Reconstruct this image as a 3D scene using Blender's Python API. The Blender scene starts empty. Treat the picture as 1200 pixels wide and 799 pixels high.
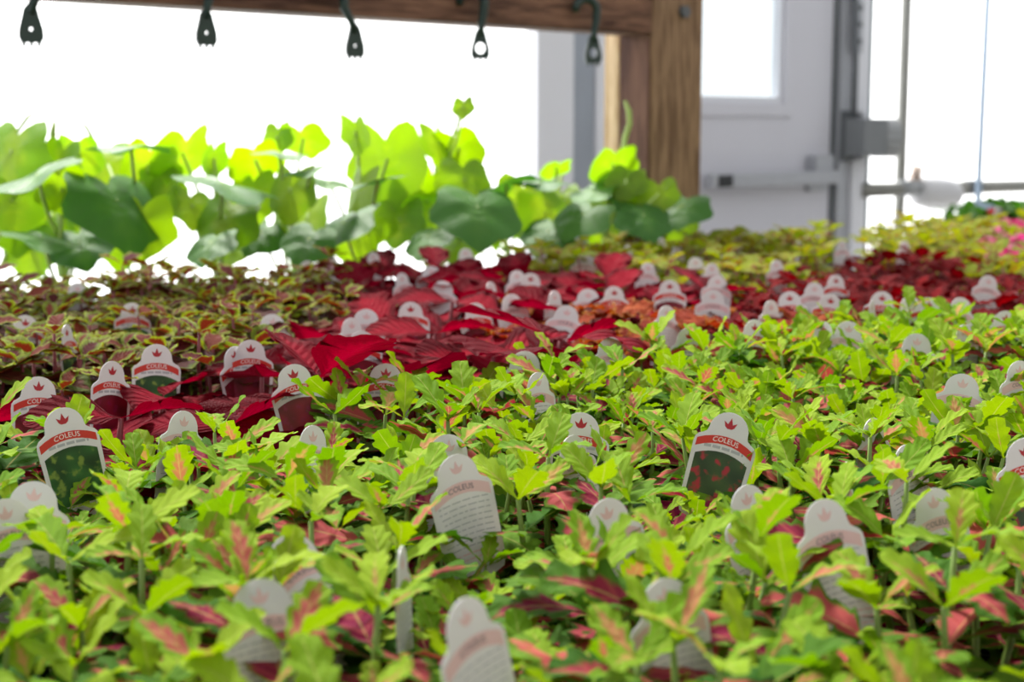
import bpy, bmesh, math, random
from mathutils import Vector, Matrix, Euler

random.seed(7)
SC = bpy.context.scene
COL = SC.collection
PI = math.pi
R = math.radians

# ------------------------------------------------------------------ camera, world, sun, exposure
F_PX, W_PX, H_PX = 1800.0, 1200.0, 799.0
CAM_Z = 1.20
PITCH = math.atan(250.0 / F_PX)
cam_data = bpy.data.cameras.new('camera')
cam = bpy.data.objects.new('camera', cam_data)
COL.objects.link(cam)
cam.location = (0, 0, CAM_Z)
cam.rotation_euler = (PI / 2 - PITCH, 0, 0)
cam_data.sensor_width = 36.0
cam_data.lens = F_PX / W_PX * 36.0
cam_data.clip_start = 0.02
cam_data.dof.use_dof = True
cam_data.dof.focus_distance = 1.22
cam_data.dof.aperture_fstop = 7.0
cam_data.dof.aperture_blades = 7
SC.camera = cam

world = bpy.data.worlds.new('world')
SC.world = world
world.use_nodes = True
bg = world.node_tree.nodes['Background']
bg.inputs['Color'].default_value = (0.93, 0.96, 1.0, 1)
bg.inputs['Strength'].default_value = 1.25

sun_data = bpy.data.lights.new('sun', 'SUN')
sun_data.energy = 14.0
sun_data.angle = R(9)
sun_data.color = (1.0, 0.96, 0.88)
sun = bpy.data.objects.new('sun', sun_data)
COL.objects.link(sun)
# high sun standing behind the end wall, slightly to the side
sun_dir = Vector((-0.30, 0.62, 0.85)).normalized()
sun.rotation_euler = sun_dir.to_track_quat('Z', 'Y').to_euler()
sun.location = (0, 0, 6)

SC.view_settings.view_transform = 'Standard'
SC.view_settings.look = 'None'
SC.view_settings.exposure = 0.28
SC.view_settings.gamma = 1.0
SC.view_settings.use_curve_mapping = False
SC.cycles.max_bounces = 8
SC.cycles.transparent_max_bounces = 12
SC.cycles.sample_clamp_indirect = 6.0

# ------------------------------------------------------------------ geometry of the place
TH = R(46.8)
U = Vector((math.sin(TH), math.cos(TH), 0))       # along bench, beam and end wall
V = Vector((-math.cos(TH), math.sin(TH), 0))      # across the bench, towards the end wall
RZ = PI / 2 - TH                                  # rotation that turns local x,y into U,V
CP, SP = math.cos(PITCH), math.sin(PITCH)


def ray(px, py):
    dx = (px - W_PX / 2) / F_PX
    dy = -(py - H_PX / 2) / F_PX
    return Vector((dx, CP + SP * dy, -SP + CP * dy))


def at_depth(px, py, y):
    r = ray(px, py)
    return Vector((0, 0, CAM_Z)) + r * (y / r.y)


def at_z(px, py, z):
    r = ray(px, py)
    return Vector((0, 0, CAM_Z)) + r * ((z - CAM_Z) / r.z)


def ab(px, py, b):
    """(along, height) of a pixel on the upright plane at distance b across the bench"""
    r = ray(px, py)
    t = b / r.dot(V)
    return t * r.dot(U), CAM_Z + t * r.z


def pix(p):
    d = p - Vector((0, 0, CAM_Z))
    fwd = d.y * CP - d.z * SP
    up = d.y * SP + d.z * CP
    return W_PX / 2 + F_PX * d.x / fwd, H_PX / 2 - F_PX * up / fwd


def W(a, b, z=0.0):
    return U * a + V * b + Vector((0, 0, z))


def lerp_table(tab, x):
    if x <= tab[0][0]:
        return tab[0][1]
    for (x0, y0), (x1, y1) in zip(tab, tab[1:]):
        if x <= x1:
            return y0 + (y1 - y0) * (x - x0) / (x1 - x0)
    return tab[-1][1]


# ------------------------------------------------------------------ materials
class NT:
    def __init__(self, name):
        self.m = bpy.data.materials.new(name)
        self.m.use_nodes = True
        self.t = self.m.node_tree
        self.t.nodes.clear()
        self.out = self.t.nodes.new('ShaderNodeOutputMaterial')

    def n(self, typ, **kw):
        nd = self.t.nodes.new(typ)
        for k, v in kw.items():
            setattr(nd, k, v)
        return nd

    def link(self, a, b):
        self.t.links.new(a, b)

    def put(self, sock, v):
        if hasattr(v, 'is_output'):
            self.link(v, sock)
        else:
            if isinstance(v, tuple) and len(v) == 3 and sock.type == 'RGBA':
                v = (*v, 1)
            sock.default_value = v

    def math(self, op, a, b=0.0, c=0.0, clamp=False):
        nd = self.n('ShaderNodeMath', operation=op, use_clamp=clamp)
        self.put(nd.inputs[0], a)
        self.put(nd.inputs[1], b)
        self.put(nd.inputs[2], c)
        return nd.outputs[0]

    def mix(self, f, a, b):
        nd = self.n('ShaderNodeMix', data_type='RGBA')
        self.put(nd.inputs[0], f)
        self.put(nd.inputs[6], a)
        self.put(nd.inputs[7], b)
        return nd.outputs[2]

    def noise(self, scale, detail=2.0, coord=None, rough=0.5):
        nd = self.n('ShaderNodeTexNoise')
        nd.inputs['Scale'].default_value = scale
        nd.inputs['Detail'].default_value = detail
        nd.inputs['Roughness'].default_value = rough
        if coord is not None:
            self.link(coord, nd.inputs['Vector'])
        return nd.outputs['Fac']

    def smooth(self, v, a, b):
        nd = self.n('ShaderNodeMapRange', interpolation_type='SMOOTHSTEP')
        self.put(nd.inputs['Value'], v)
        self.put(nd.inputs['From Min'], a)
        self.put(nd.inputs['From Max'], b)
        return nd.outputs['Result']

    def coord(self, which='Object'):
        return self.n('ShaderNodeTexCoord').outputs[which]

    def principled(self, col, rough=0.5, metal=0.0, spec=0.5, bump=None, bump_s=0.2, bump_d=0.002):
        p = self.n('ShaderNodeBsdfPrincipled')
        self.put(p.inputs['Base Color'], col)
        self.put(p.inputs['Roughness'], rough)
        self.put(p.inputs['Metallic'], metal)
        self.put(p.inputs['Specular IOR Level'], spec)
        if bump is not None:
            b = self.n('ShaderNodeBump')
            b.inputs['Strength'].default_value = bump_s
            b.inputs['Distance'].default_value = bump_d
            self.link(bump, b.inputs['Height'])
            self.link(b.outputs[0], p.inputs['Normal'])
        return p.outputs[0]

    def finish(self, shader):
        self.link(shader, self.out.inputs['Surface'])
        return self.m


def plain(name, col, rough=0.5, metal=0.0, spec=0.5, vary=0.12, scale=14.0, bump=0.0):
    t = NT(name)
    c = t.coord()
    nz = t.noise(scale, 4.0, c)
    dark = tuple(x * (1 - vary) for x in col)
    lite = tuple(min(1, x * (1 + vary)) for x in col)
    colr = t.mix(nz, dark, lite)
    return t.finish(t.principled(colr, rough, metal, spec, nz if bump else None, bump))


def leaf_mat(name, edge1, edge2, cen1, cen2, thr_lo, thr_hi, soft=0.18, trans=0.35, rough=0.42,
             vein=None, rim=None, quilt=0.5, spec=0.35, share=1.0, boost=1.25, vein_n=7.0):
    """edge / centre colours, centre width from thr_lo to thr_hi (share = share of leaves with a centre)"""
    t = NT(name)
    uv = t.n('ShaderNodeUVMap').outputs[0]
    sep = t.n('ShaderNodeSeparateXYZ')
    t.link(uv, sep.inputs[0])
    u, v = sep.outputs[0], sep.outputs[1]
    d = t.math('MULTIPLY', t.math('ABSOLUTE', t.math('SUBTRACT', u, 0.5)), 2.0)
    r = t.n('ShaderNodeObjectInfo').outputs['Random']
    r2 = t.math('FRACT', t.math('MULTIPLY', r, 7.31))
    r3 = t.math('FRACT', t.math('MULTIPLY', r, 23.17))
    r4 = t.math('FRACT', t.math('MULTIPLY', r, 61.7))
    c = t.coord()
    off = t.n('ShaderNodeVectorMath', operation='ADD')
    t.link(c, off.inputs[0])
    comb = t.n('ShaderNodeCombineXYZ')
    t.link(t.math('MULTIPLY', r, 9.0), comb.inputs[0])
    t.link(comb.outputs[0], off.inputs[1])
    nz = t.noise(70.0, 3.0, off.outputs[0])
    # feathered along side veins
    sv = t.math('SINE', t.math('MULTIPLY', t.math('SUBTRACT', v, t.math('MULTIPLY', d, 0.22)), vein_n * 2 * PI))
    dd = t.math('ADD', t.math('ADD', d, t.math('MULTIPLY', t.math('SUBTRACT', nz, 0.5), 0.5)),
                t.math('MULTIPLY', sv, 0.07))
    # the centre is narrower at tip and base
    taper = t.math('MULTIPLY', t.math('ABSOLUTE', t.math('SUBTRACT', v, 0.45)), 0.75)
    dd = t.math('ADD', dd, taper)
    thr = t.math('ADD', t.math('MULTIPLY', r2, thr_hi - thr_lo), thr_lo)
    if share < 1.0:
        thr = t.math('MULTIPLY', thr, t.math('LESS_THAN', r4, share))
        thr = t.math('SUBTRACT', thr, t.math('MULTIPLY', t.math('GREATER_THAN', r4, share), 0.6))
    mask = t.math('SUBTRACT', 1.0, t.smooth(dd, t.math('SUBTRACT', thr, soft), t.math('ADD', thr, soft)))
    edge = t.mix(r3, edge1, edge2)
    edge = t.mix(t.math('MULTIPLY', nz, 0.5), edge, edge2)
    cen = t.mix(t.math('FRACT', t.math('MULTIPLY', r, 137.3)), cen1, cen2)
    cen = t.mix(t.math('MULTIPLY', t.smooth(sv, 0.2, 1.0), 0.35), cen, cen1)
    col = t.mix(mask, edge, cen)
    if rim is not None:
        col = t.mix(t.smooth(t.math('ADD', d, t.math('MULTIPLY', t.math('SUBTRACT', nz, .5), .4)), 0.78, 0.95), col, rim)
    if vein is not None:
        col = t.mix(t.math('MULTIPLY', t.smooth(d, 0.07, 0.01), 0.5), col, vein)
    bump = t.math('ADD', t.math('MULTIPLY', sv, 0.5), t.math('MULTIPLY', nz, 1.2))
    p = t.principled(col, rough, 0.0, spec, bump, quilt, 0.002)
    tr = t.n('ShaderNodeBsdfTranslucent')
    hs = t.n('ShaderNodeHueSaturation')
    hs.inputs['Value'].default_value = boost
    hs.inputs['Saturation'].default_value = 1.08
    t.link(col, hs.inputs['Color'])
    t.link(hs.outputs[0], tr.inputs['Color'])
    mx = t.n('ShaderNodeMixShader')
    mx.inputs[0].default_value = trans
    t.link(p, mx.inputs[1])
    t.link(tr.outputs[0], mx.inputs[2])
    return t.finish(mx.outputs[0])


M = {}
M['feather'] = leaf_mat('feather_leaf', (0.17, 0.30, 0.017), (0.032, 0.115, 0.012), (0.50, 0.10, 0.085), (0.20, 0.004, 0.045),
                        0.28, 0.98, soft=0.13, trans=0.26, rough=0.5, vein=(0.48, 0.38, 0.12), share=0.84, vein_n=5, boost=1.35, spec=0.05)
M['feather_tip'] = leaf_mat('feather_tip_leaf', (0.36, 0.48, 0.030), (0.16, 0.32, 0.022), (0.55, 0.32, 0.11), (0.46, 0.07, 0.10),
                            0.0, 0.6, soft=0.16, trans=0.30, rough=0.5, vein=(0.50, 0.48, 0.14), share=0.5, vein_n=5, boost=1.35, spec=0.05)
M['red'] = leaf_mat('red_leaf', (0.20, 0.002, 0.011), (0.09, 0.001, 0.006), (0.31, 0.003, 0.018), (0.17, 0.002, 0.013),
                    0.3, 0.8, trans=0.30, rough=0.48, spec=0.03, vein=(0.30, 0.006, 0.025), quilt=0.9, boost=1.5, vein_n=9)
M['rust'] = leaf_mat('rust_leaf', (0.36, 0.07, 0.022), (0.20, 0.022, 0.014), (0.48, 0.12, 0.045), (0.28, 0.035, 0.026),
                     0.2, 0.7, trans=0.30, rough=0.55, spec=0.03, quilt=0.9, rim=(0.36, 0.15, 0.045), vein_n=9)
M['maroon'] = leaf_mat('maroon_leaf', (0.17, 0.009, 0.010), (0.09, 0.005, 0.007), (0.27, 0.013, 0.015), (0.13, 0.006, 0.009),
                       0.2, 0.7, trans=0.25, rough=0.55, spec=0.03, quilt=0.7)
M['bronze'] = leaf_mat('bronze_leaf', (0.10, 0.13, 0.02), (0.05, 0.08, 0.015), (0.045, 0.008, 0.010), (0.13, 0.030, 0.014),
                       0.65, 1.2, trans=0.25, rough=0.5, spec=0.04, rim=(0.12, 0.15, 0.018), vein=(0.14, 0.08, 0.03))
M['bronze_tip'] = leaf_mat('bronze_tip_leaf', (0.28, 0.31, 0.035), (0.12, 0.17, 0.02), (0.16, 0.03, 0.015), (0.07, 0.008, 0.012),
                           0.4, 1.0, trans=0.3, spec=0.04, rim=(0.26, 0.31, 0.03))
M['yellow'] = leaf_mat('yellow_leaf', (0.31, 0.36, 0.022), (0.16, 0.24, 0.02), (0.33, 0.33, 0.03), (0.16, 0.03, 0.02),
                       0.1, 0.7, trans=0.36, rim=(0.24, 0.06, 0.03), vein=(0.25, 0.04, 0.04), share=0.8, spec=0.05)
M['magenta'] = leaf_mat('magenta_leaf', (0.45, 0.02, 0.13), (0.25, 0.02, 0.06), (0.75, 0.06, 0.30), (0.5, 0.02, 0.18),
                        0.3, 0.8, trans=0.35, rim=(0.14, 0.16, 0.03))
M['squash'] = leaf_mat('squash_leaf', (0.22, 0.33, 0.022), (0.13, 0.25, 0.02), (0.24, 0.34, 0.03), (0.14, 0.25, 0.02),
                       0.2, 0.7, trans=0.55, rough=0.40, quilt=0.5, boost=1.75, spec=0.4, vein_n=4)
M['squash_shaded'] = leaf_mat('shaded_squash_leaf', (0.065, 0.19, 0.022), (0.04, 0.14, 0.018), (0.08, 0.21, 0.025), (0.05, 0.15, 0.02),
                           0.2, 0.7, trans=0.25, rough=0.38, quilt=0.5, boost=1.6, spec=0.25, vein_n=4)  # darker and less translucent: shade put into the leaf colour
M['herb'] = leaf_mat('herb_leaf', (0.09, 0.24, 0.025), (0.06, 0.17, 0.02), (0.10, 0.26, 0.03), (0.06, 0.2, 0.02), 0.2, 0.6, trans=0.35)
M['stem_green'] = plain('green_stem', (0.17, 0.26, 0.045), 0.5, vary=0.25)
M['stem_red'] = plain('red_stem', (0.20, 0.03, 0.04), 0.5, vary=0.25)
M['petiole'] = plain('pale_petiole', (0.36, 0.50, 0.12), 0.5, vary=0.2)
M['pot'] = plain('black_pot_plastic', (0.012, 0.012, 0.013), 0.28, spec=0.5, vary=0.3)
M['tray'] = plain('black_tray_plastic', (0.016, 0.016, 0.018), 0.25, spec=0.6, vary=0.3)


def soil_mat():
    t = NT('potting_soil')
    c = t.coord()
    nz = t.noise(160.0, 6.0, c, 0.7)
    col = t.mix(t.smooth(nz, 0.35, 0.75), (0.006, 0.004, 0.003), (0.055, 0.035, 0.022))
    return t.finish(t.principled(col, 0.9, 0, 0.2, nz, 1.0, 0.004))


M['soil'] = soil_mat()


def card_mat():
    t = NT('white_tag_plastic')
    c = t.coord()
    nz = t.noise(60.0, 3.0, c)
    col = t.mix(nz, (0.66, 0.645, 0.68), (0.74, 0.725, 0.75))
    p = t.principled(col, 0.35, 0, 0.45)
    tr = t.n('ShaderNodeBsdfTranslucent')
    tr.inputs['Color'].default_value = (0.8, 0.76, 0.72, 1)
    mx = t.n('ShaderNodeMixShader')
    mx.inputs[0].default_value = 0.22
    t.link(p, mx.inputs[1])
    t.link(tr.outputs[0], mx.inputs[2])
    return t.finish(mx.outputs[0])


M['card'] = card_mat()
M['print_red'] = plain('red_print', (0.58, 0.030, 0.022), 0.4, vary=0.06)
M['print_logo'] = plain('dark_red_print', (0.42, 0.015, 0.03), 0.4, vary=0.06)
M['print_pink'] = plain('faded_pink_print', (0.70, 0.46, 0.47), 0.4, vary=0.05)
M['print_grey'] = plain('grey_print', (0.40, 0.40, 0.43), 0.5, vary=0.05)
M['print_dark'] = plain('dark_print', (0.10, 0.09, 0.12), 0.5, vary=0.05)
M['print_white'] = plain('white_print', (0.85, 0.83, 0.83), 0.4, vary=0.03)


def photo_mat(name, c1, c2, c3):
    t = NT(name)
    c = t.coord()
    vo = t.n('ShaderNodeTexVoronoi', feature='SMOOTH_F1')
    vo.inputs['Scale'].default_value = 75.0
    t.link(c, vo.inputs['Vector'])
    nz = t.noise(110.0, 4.0, c)
    col = t.mix(t.smooth(vo.outputs['Distance'], 0.15, 0.75), c1, c2)
    col = t.mix(t.smooth(nz, 0.52, 0.68), col, c3)
    return t.finish(t.principled(col, 0.35, 0, 0.4))


PHOTO = {
    'red': photo_mat('red_leaf_photo_print', (0.30, 0.010, 0.035), (0.10, 0.010, 0.015), (0.22, 0.012, 0.05)),
    'green': photo_mat('dark_green_photo_print', (0.04, 0.14, 0.035), (0.012, 0.035, 0.015), (0.20, 0.28, 0.05)),
    'feather': photo_mat('green_red_photo_print', (0.06, 0.10, 0.04), (0.03, 0.05, 0.03), (0.40, 0.03, 0.05)),
    'rust': photo_mat('rust_photo_print', (0.35, 0.08, 0.03), (0.12, 0.03, 0.02), (0.30, 0.12, 0.03)),
}


def wood_mat(name, c1, c2, axis=0, rough=0.7):
    t = NT(name)
    c = t.coord()
    mp = t.n('ShaderNodeMapping')
    sc = [9.0, 9.0, 9.0]
    sc[axis] = 0.9
    mp.inputs['Scale'].default_value = sc
    t.link(c, mp.inputs['Vector'])
    nz = t.noise(3.0, 5.0, mp.outputs[0], 0.6)
    wv = t.n('ShaderNodeTexNoise')
    wv.inputs['Scale'].default_value = 9.0
    wv.inputs['Detail'].default_value = 6.0
    wv.inputs['Distortion'].default_value = 1.2
    t.link(mp.outputs[0], wv.inputs['Vector'])
    f = t.math('ADD', t.math('MULTIPLY', nz, 0.5), t.math('MULTIPLY', wv.outputs['Fac'], 0.5))
    col = t.mix(t.smooth(f, 0.36, 0.64), c1, c2)
    return t.finish(t.principled(col, rough, 0, 0.25, f, 0.5, 0.004))


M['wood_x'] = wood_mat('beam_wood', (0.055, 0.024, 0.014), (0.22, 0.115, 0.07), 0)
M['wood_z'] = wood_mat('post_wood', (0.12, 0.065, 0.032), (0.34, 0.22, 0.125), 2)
M['wood_dark'] = wood_mat('dark_board_and_shade_wood', (0.06, 0.024, 0.016), (0.16, 0.08, 0.052), 2)  # stands in for shade on the post's side; backing board shares it
M['wood_pale'] = wood_mat('pale_rough_wood', (0.45, 0.30, 0.16), (0.75, 0.58, 0.38), 2)
M['door'] = plain('grey_door_paint', (0.56, 0.56, 0.62), 0.5, vary=0.03, scale=4)
M['frame_pale'] = plain('pale_frame_paint', (0.66, 0.67, 0.72), 0.5, vary=0.04, scale=4)
M['frame_grey'] = plain('grey_frame_metal', (0.30, 0.33, 0.38), 0.45, 0.3, vary=0.08, scale=6)
M['steel'] = plain('dull_steel', (0.42, 0.43, 0.46), 0.42, 0.5, vary=0.08, scale=20)
M['seal'] = plain('dark_rubber_seal', (0.10, 0.11, 0.12), 0.7, vary=0.1)
M['teal'] = plain('dark_teal_edge', (0.05, 0.11, 0.12), 0.5, vary=0.1)
M['galv'] = plain('galvanised_pipe', (0.25, 0.25, 0.23), 0.5, 0.4, vary=0.15, scale=20)
M['box_grey'] = plain('grey_box_plastic', (0.27, 0.28, 0.29), 0.5, vary=0.08)
M['box_side'] = plain('dark_grey_box_plastic', (0.17, 0.18, 0.19), 0.5, vary=0.08)
M['valve_white'] = plain('white_insulation', (0.52, 0.52, 0.54), 0.6, vary=0.06, scale=30, bump=0.4)
M['tape'] = plain('pinkish_tape', (0.72, 0.58, 0.50), 0.7, vary=0.12, scale=40, bump=0.5)
M['wire_blue'] = plain('blue_grey_wire', (0.32, 0.42, 0.55), 0.5, vary=0.1)
M['hook'] = plain('dark_green_plastic', (0.012, 0.035, 0.028), 0.35, vary=0.2)
M['black'] = plain('black_plastic', (0.012, 0.012, 0.014), 0.4, vary=0.2)
M['bench_metal'] = plain('galvanised_bench', (0.40, 0.41, 0.42), 0.5, 0.5, vary=0.15, scale=30)
M['concrete'] = plain('concrete_floor', (0.34, 0.33, 0.31), 0.85, vary=0.2, scale=3, bump=0.3)


def film_mat(name='greenhouse_film', tint=(0.97, 0.98, 1.0), fac=0.45, c1=(0.90, 0.91, 0.92), c2=(0.96, 0.96, 0.97)):
    t = NT(name)
    c = t.coord()
    nz = t.noise(2.0, 3.0, c)
    tp = t.n('ShaderNodeBsdfTransparent')
    tp.inputs['Color'].default_value = (*tint, 1)
    tr = t.n('ShaderNodeBsdfTranslucent')
    t.link(t.mix(nz, c1, c2), tr.inputs['Color'])
    mx = t.n('ShaderNodeMixShader')
    mx.inputs[0].default_value = fac
    t.link(tp.outputs[0], mx.inputs[1])
    t.link(tr.outputs[0], mx.inputs[2])
    return t.finish(mx.outputs[0])


def glass_mat():
    t = NT('door_glass')
    nz = t.noise(3.0, 2.0, t.coord())
    tp = t.n('ShaderNodeBsdfTransparent')
    t.link(t.mix(nz, (0.94, 0.97, 0.97), (0.97, 0.99, 0.99)), tp.inputs['Color'])
    gl = t.n('ShaderNodeBsdfGlossy')
    gl.inputs['Roughness'].default_value = 0.03
    mx = t.n('ShaderNodeMixShader')
    mx.inputs[0].default_value = 0.06
    t.link(tp.outputs[0], mx.inputs[1])
    t.link(gl.outputs[0], mx.inputs[2])
    return t.finish(mx.outputs[0])


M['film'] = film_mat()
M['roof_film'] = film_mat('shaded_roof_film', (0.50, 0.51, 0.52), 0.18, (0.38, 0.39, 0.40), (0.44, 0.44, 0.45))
M['siding'] = plain('tan_siding', (0.30, 0.28, 0.25), 0.7, vary=0.1, scale=3)
M['glass'] = glass_mat()

# ------------------------------------------------------------------ mesh helpers


def add_box(bm, x0, x1, y0, y1, z0, z1):
    v = [bm.verts.new(p) for p in ((x0, y0, z0), (x1, y0, z0), (x1, y1, z0), (x0, y1, z0),
                                   (x0, y0, z1), (x1, y0, z1), (x1, y1, z1), (x0, y1, z1))]
    for f in ((3, 2, 1, 0), (4, 5, 6, 7), (0, 1, 5, 4), (1, 2, 6, 5), (2, 3, 7, 6), (3, 0, 4, 7)):
        bm.faces.new([v[i] for i in f])


def add_tube(bm, pts, radii, sides=6, cap=True):
    pts = [Vector(p) for p in pts]
    if not hasattr(radii, '__len__'):
        radii = [radii] * len(pts)
    rings = []
    ref = Vector((0.0, 0.0, 1.0))
    for i, p in enumerate(pts):
        d = (pts[min(i + 1, len(pts) - 1)] - pts[max(i - 1, 0)]).normalized()
        if abs(d.dot(ref)) > 0.95:
            ref = Vector((1.0, 0.0, 0.0)) if abs(d.x) < 0.9 else Vector((0, 1.0, 0))
        s = d.cross(ref).normalized()
        t = s.cross(d)
        ref = t
        rings.append([bm.verts.new(p + (s * math.cos(2 * PI * k / sides) + t * math.sin(2 * PI * k / sides)) * radii[i])
                      for k in range(sides)])
    for r0, r1 in zip(rings, rings[1:]):
        for k in range(sides):
            bm.faces.new((r0[k], r0[(k + 1) % sides], r1[(k + 1) % sides], r1[k]))
    if cap:
        bm.faces.new(rings[0][::-1])
        bm.faces.new(rings[-1])


def add_prism(bm, outline, y0, y1):
    """outline in x,z, extruded along y"""
    a = [bm.verts.new((x, y0, z)) for x, z in outline]
    b = [bm.verts.new((x, y1, z)) for x, z in outline]
    n = len(a)
    bm.faces.new(a)
    bm.faces.new(b[::-1])
    for i in range(n):
        bm.faces.new((a[i], b[i], b[(i + 1) % n], a[(i + 1) % n]))


def to_mesh(name, bm, mat, smooth=False, bevel=0.0):
    if bevel:
        bmesh.ops.bevel(bm, geom=bm.edges[:], offset=bevel, segments=2, affect='EDGES', profile=0.6)
    bmesh.ops.recalc_face_normals(bm, faces=bm.faces[:])
    me = bpy.data.meshes.new(name)
    bm.to_mesh(me)
    bm.free()
    if smooth:
        for p in me.polygons:
            p.use_smooth = True
    me.materials.append(mat)
    return me


def obj(name, me, parent=None, loc=(0, 0, 0), rot=(0, 0, 0), scale=None):
    o = bpy.data.objects.new(name, me)
    COL.objects.link(o)
    if parent is not None:
        o.parent = parent
    o.location = loc
    o.rotation_euler = rot
    if scale is not None:
        o.scale = (scale,) * 3 if not hasattr(scale, '__len__') else scale
    return o


def tag(o, label=None, cat=None, group=None, kind=None):
    if label:
        o['label'] = label
    if cat:
        o['category'] = cat
    if group:
        o['group'] = group
    if kind:
        o['kind'] = kind
    return o


def empty(name, loc, rot=(0, 0, 0)):
    o = obj(name, None, None, loc, rot)
    o.empty_display_size = 0.02
    return o


def boxes(name, lst, mat, parent=None, loc=(0, 0, 0), rot=(0, 0, 0), bevel=0.0):
    bm = bmesh.new()
    for b in lst:
        add_box(bm, *b)
    return obj(name, to_mesh(name, bm, mat, bevel=bevel), parent, loc, rot)


# ------------------------------------------------------------------ structure
WALL_B = 3.63
ROT = (0, 0, RZ)
A0, A1 = -3.6, 9.0                 # extent of the end wall
B0 = -3.2                          # far side of the house behind the photographer

fl = boxes('floor', [(A0, A1, B0, WALL_B + 0.05, -0.1, 0.0)], M['concrete'], rot=ROT)
tag(fl, kind='structure')

# pixel columns of the end wall turned into positions along it
col_a, _ = ab(627, 150, WALL_B)
col_b, _ = ab(670, 150, WALL_B)
col_c, _ = ab(697, 150, WALL_B)
col_d, _ = ab(719, 150, WALL_B)
door_l, _ = ab(765, 150, WALL_B)
door_r, _ = ab(974, 150, WALL_B)
jamb_r, _ = ab(1012, 150, WALL_B)
WALL_H = 2.6


def film_panel(name, a0, a1, z0, z1, b=WALL_B):
    o = boxes(name, [(a0, a1, b + 0.03, b + 0.034, z0, z1)], M['film'], rot=ROT)
    tag(o, kind='structure')
    return o


film_panel('wall_back', A0, col_a + 0.01, 0, WALL_H)
film_panel('wall_back', jamb_r - 0.02, A1, 0, WALL_H)
film_panel('wall_back', col_a, jamb_r, 2.14, WALL_H)

o = boxes('trim_1', [(col_a, col_b, WALL_B - 0.01, WALL_B + 0.05, 0, 2.14)], M['frame_pale'], rot=ROT, bevel=0.004)
tag(o, kind='structure')
o = boxes('trim_2', [(col_b, col_c, WALL_B + 0.0, WALL_B + 0.05, 0, 2.14)], M['frame_grey'], rot=ROT, bevel=0.004)
tag(o, kind='structure')
o = boxes('trim_3', [(col_c, door_l, WALL_B - 0.01, WALL_B + 0.05, 0, 2.14)], M['frame_pale'], rot=ROT, bevel=0.004)
tag(o, kind='structure')

# gable roof of film, side walls of film, unseen opaque wall added behind the photographer to cut the light
RIDGE_A, RIDGE_Z, EAVE_Z = (A0 + A1) / 2, 4.2, 2.3
for a0_, a1_ in ((A0, RIDGE_A), (A1, RIDGE_A)):
    bm = bmesh.new()
    v = [bm.verts.new(p) for p in ((a0_, B0, EAVE_Z), (a1_, B0, RIDGE_Z), (a1_, WALL_B + .03, RIDGE_Z), (a0_, WALL_B + .03, EAVE_Z))]
    bm.faces.new(v)
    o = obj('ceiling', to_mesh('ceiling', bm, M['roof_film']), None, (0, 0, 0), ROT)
    tag(o, kind='structure')
bm = bmesh.new()
v = [bm.verts.new((a, WALL_B + .032, z)) for a, z in ((A0, WALL_H), (A1, WALL_H), (A1 - 1.0, EAVE_Z + .301), (RIDGE_A, RIDGE_Z), (A0 + 1.0, EAVE_Z + .301))]
bm.faces.new(v)
tag(obj('wall_gable', to_mesh('wall_gable', bm, M['film']), None, (0, 0, 0), ROT), kind='structure')
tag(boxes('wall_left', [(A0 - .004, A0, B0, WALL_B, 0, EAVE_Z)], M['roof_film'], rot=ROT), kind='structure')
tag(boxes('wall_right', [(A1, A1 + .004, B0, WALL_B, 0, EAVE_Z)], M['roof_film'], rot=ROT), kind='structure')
bm = bmesh.new()
add_prism(bm, [(A0, 0), (A1, 0), (A1, EAVE_Z), (RIDGE_A, RIDGE_Z), (A0, EAVE_Z)], B0 - 0.1, B0)
tag(obj('wall_front_blocker', to_mesh('wall_front_blocker', bm, M['siding']), None, (0, 0, 0), ROT), kind='structure')

# door with a half light, panic bar and steel jamb
door = empty('door_1', W((door_l + door_r) / 2, WALL_B, 0), ROT)
tag(door, kind='structure')
dw = (door_r - door_l) / 2
wr, wz0 = ab(916, 121, WALL_B)
wr -= (door_l + door_r) / 2
wl = -dw + 0.17
wz1 = 1.92
boxes('door_slab', [(-dw, wl, -0.005, 0.045, 0.01, 2.05), (wr, dw, -0.005, 0.045, 0.01, 2.05),
                    (wl, wr, -0.005, 0.045, 0.01, wz0), (wl, wr, -0.005, 0.045, wz1, 2.05)], M['door'], door)
tm = 0.022
boxes('window_frame', [(wl - .05, wl, -0.015, 0.0, wz0 - .05, wz1 + .05), (wr, wr + .05, -0.015, 0.0, wz0 - .05, wz1 + .05),
                       (wl, wr, -0.015, 0.0, wz0 - .05, wz0), (wl, wr, -0.015, 0.0, wz1, wz1 + .05)], M['door'], door, bevel=0.003)
boxes('window_bead', [(wl, wl + tm, 0.0, 0.035, wz0, wz1), (wr - tm, wr, 0.0, 0.035, wz0, wz1),
                      (wl + tm, wr - tm, 0.0, 0.035, wz0, wz0 + tm), (wl + tm, wr - tm, 0.0, 0.035, wz1 - tm, wz1)], M['frame_pale'], door)
boxes('pane', [(wl + tm, wr - tm, 0.016, 0.022, wz0 + tm, wz1 - tm)], M['glass'], door)
ac = (door_l + door_r) / 2
pa0, pz0 = ab(834, 221, WALL_B - 0.06)
pa1, pz1 = ab(981, 201, WALL_B - 0.06)
pz0b = ab(834, 204, WALL_B - 0.06)[1]
bar = boxes('panic_bar', [(pa0 - ac, pa1 - ac, -0.075, -0.03, pz0, pz0b)], M['steel'], door, bevel=0.006)
ec, _ = ab(850, 212, WALL_B - 0.06)
boxes('end_cap', [(pa0 - ac + 0.02, ec - ac + 0.02, -0.082, -0.03, pz0 + .004, pz0b - .004)], M['black'], bar, bevel=0.004)
br0, _ = ab(955, 195, WALL_B - 0.05)
br1, _ = ab(975, 195, WALL_B - 0.05)
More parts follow.
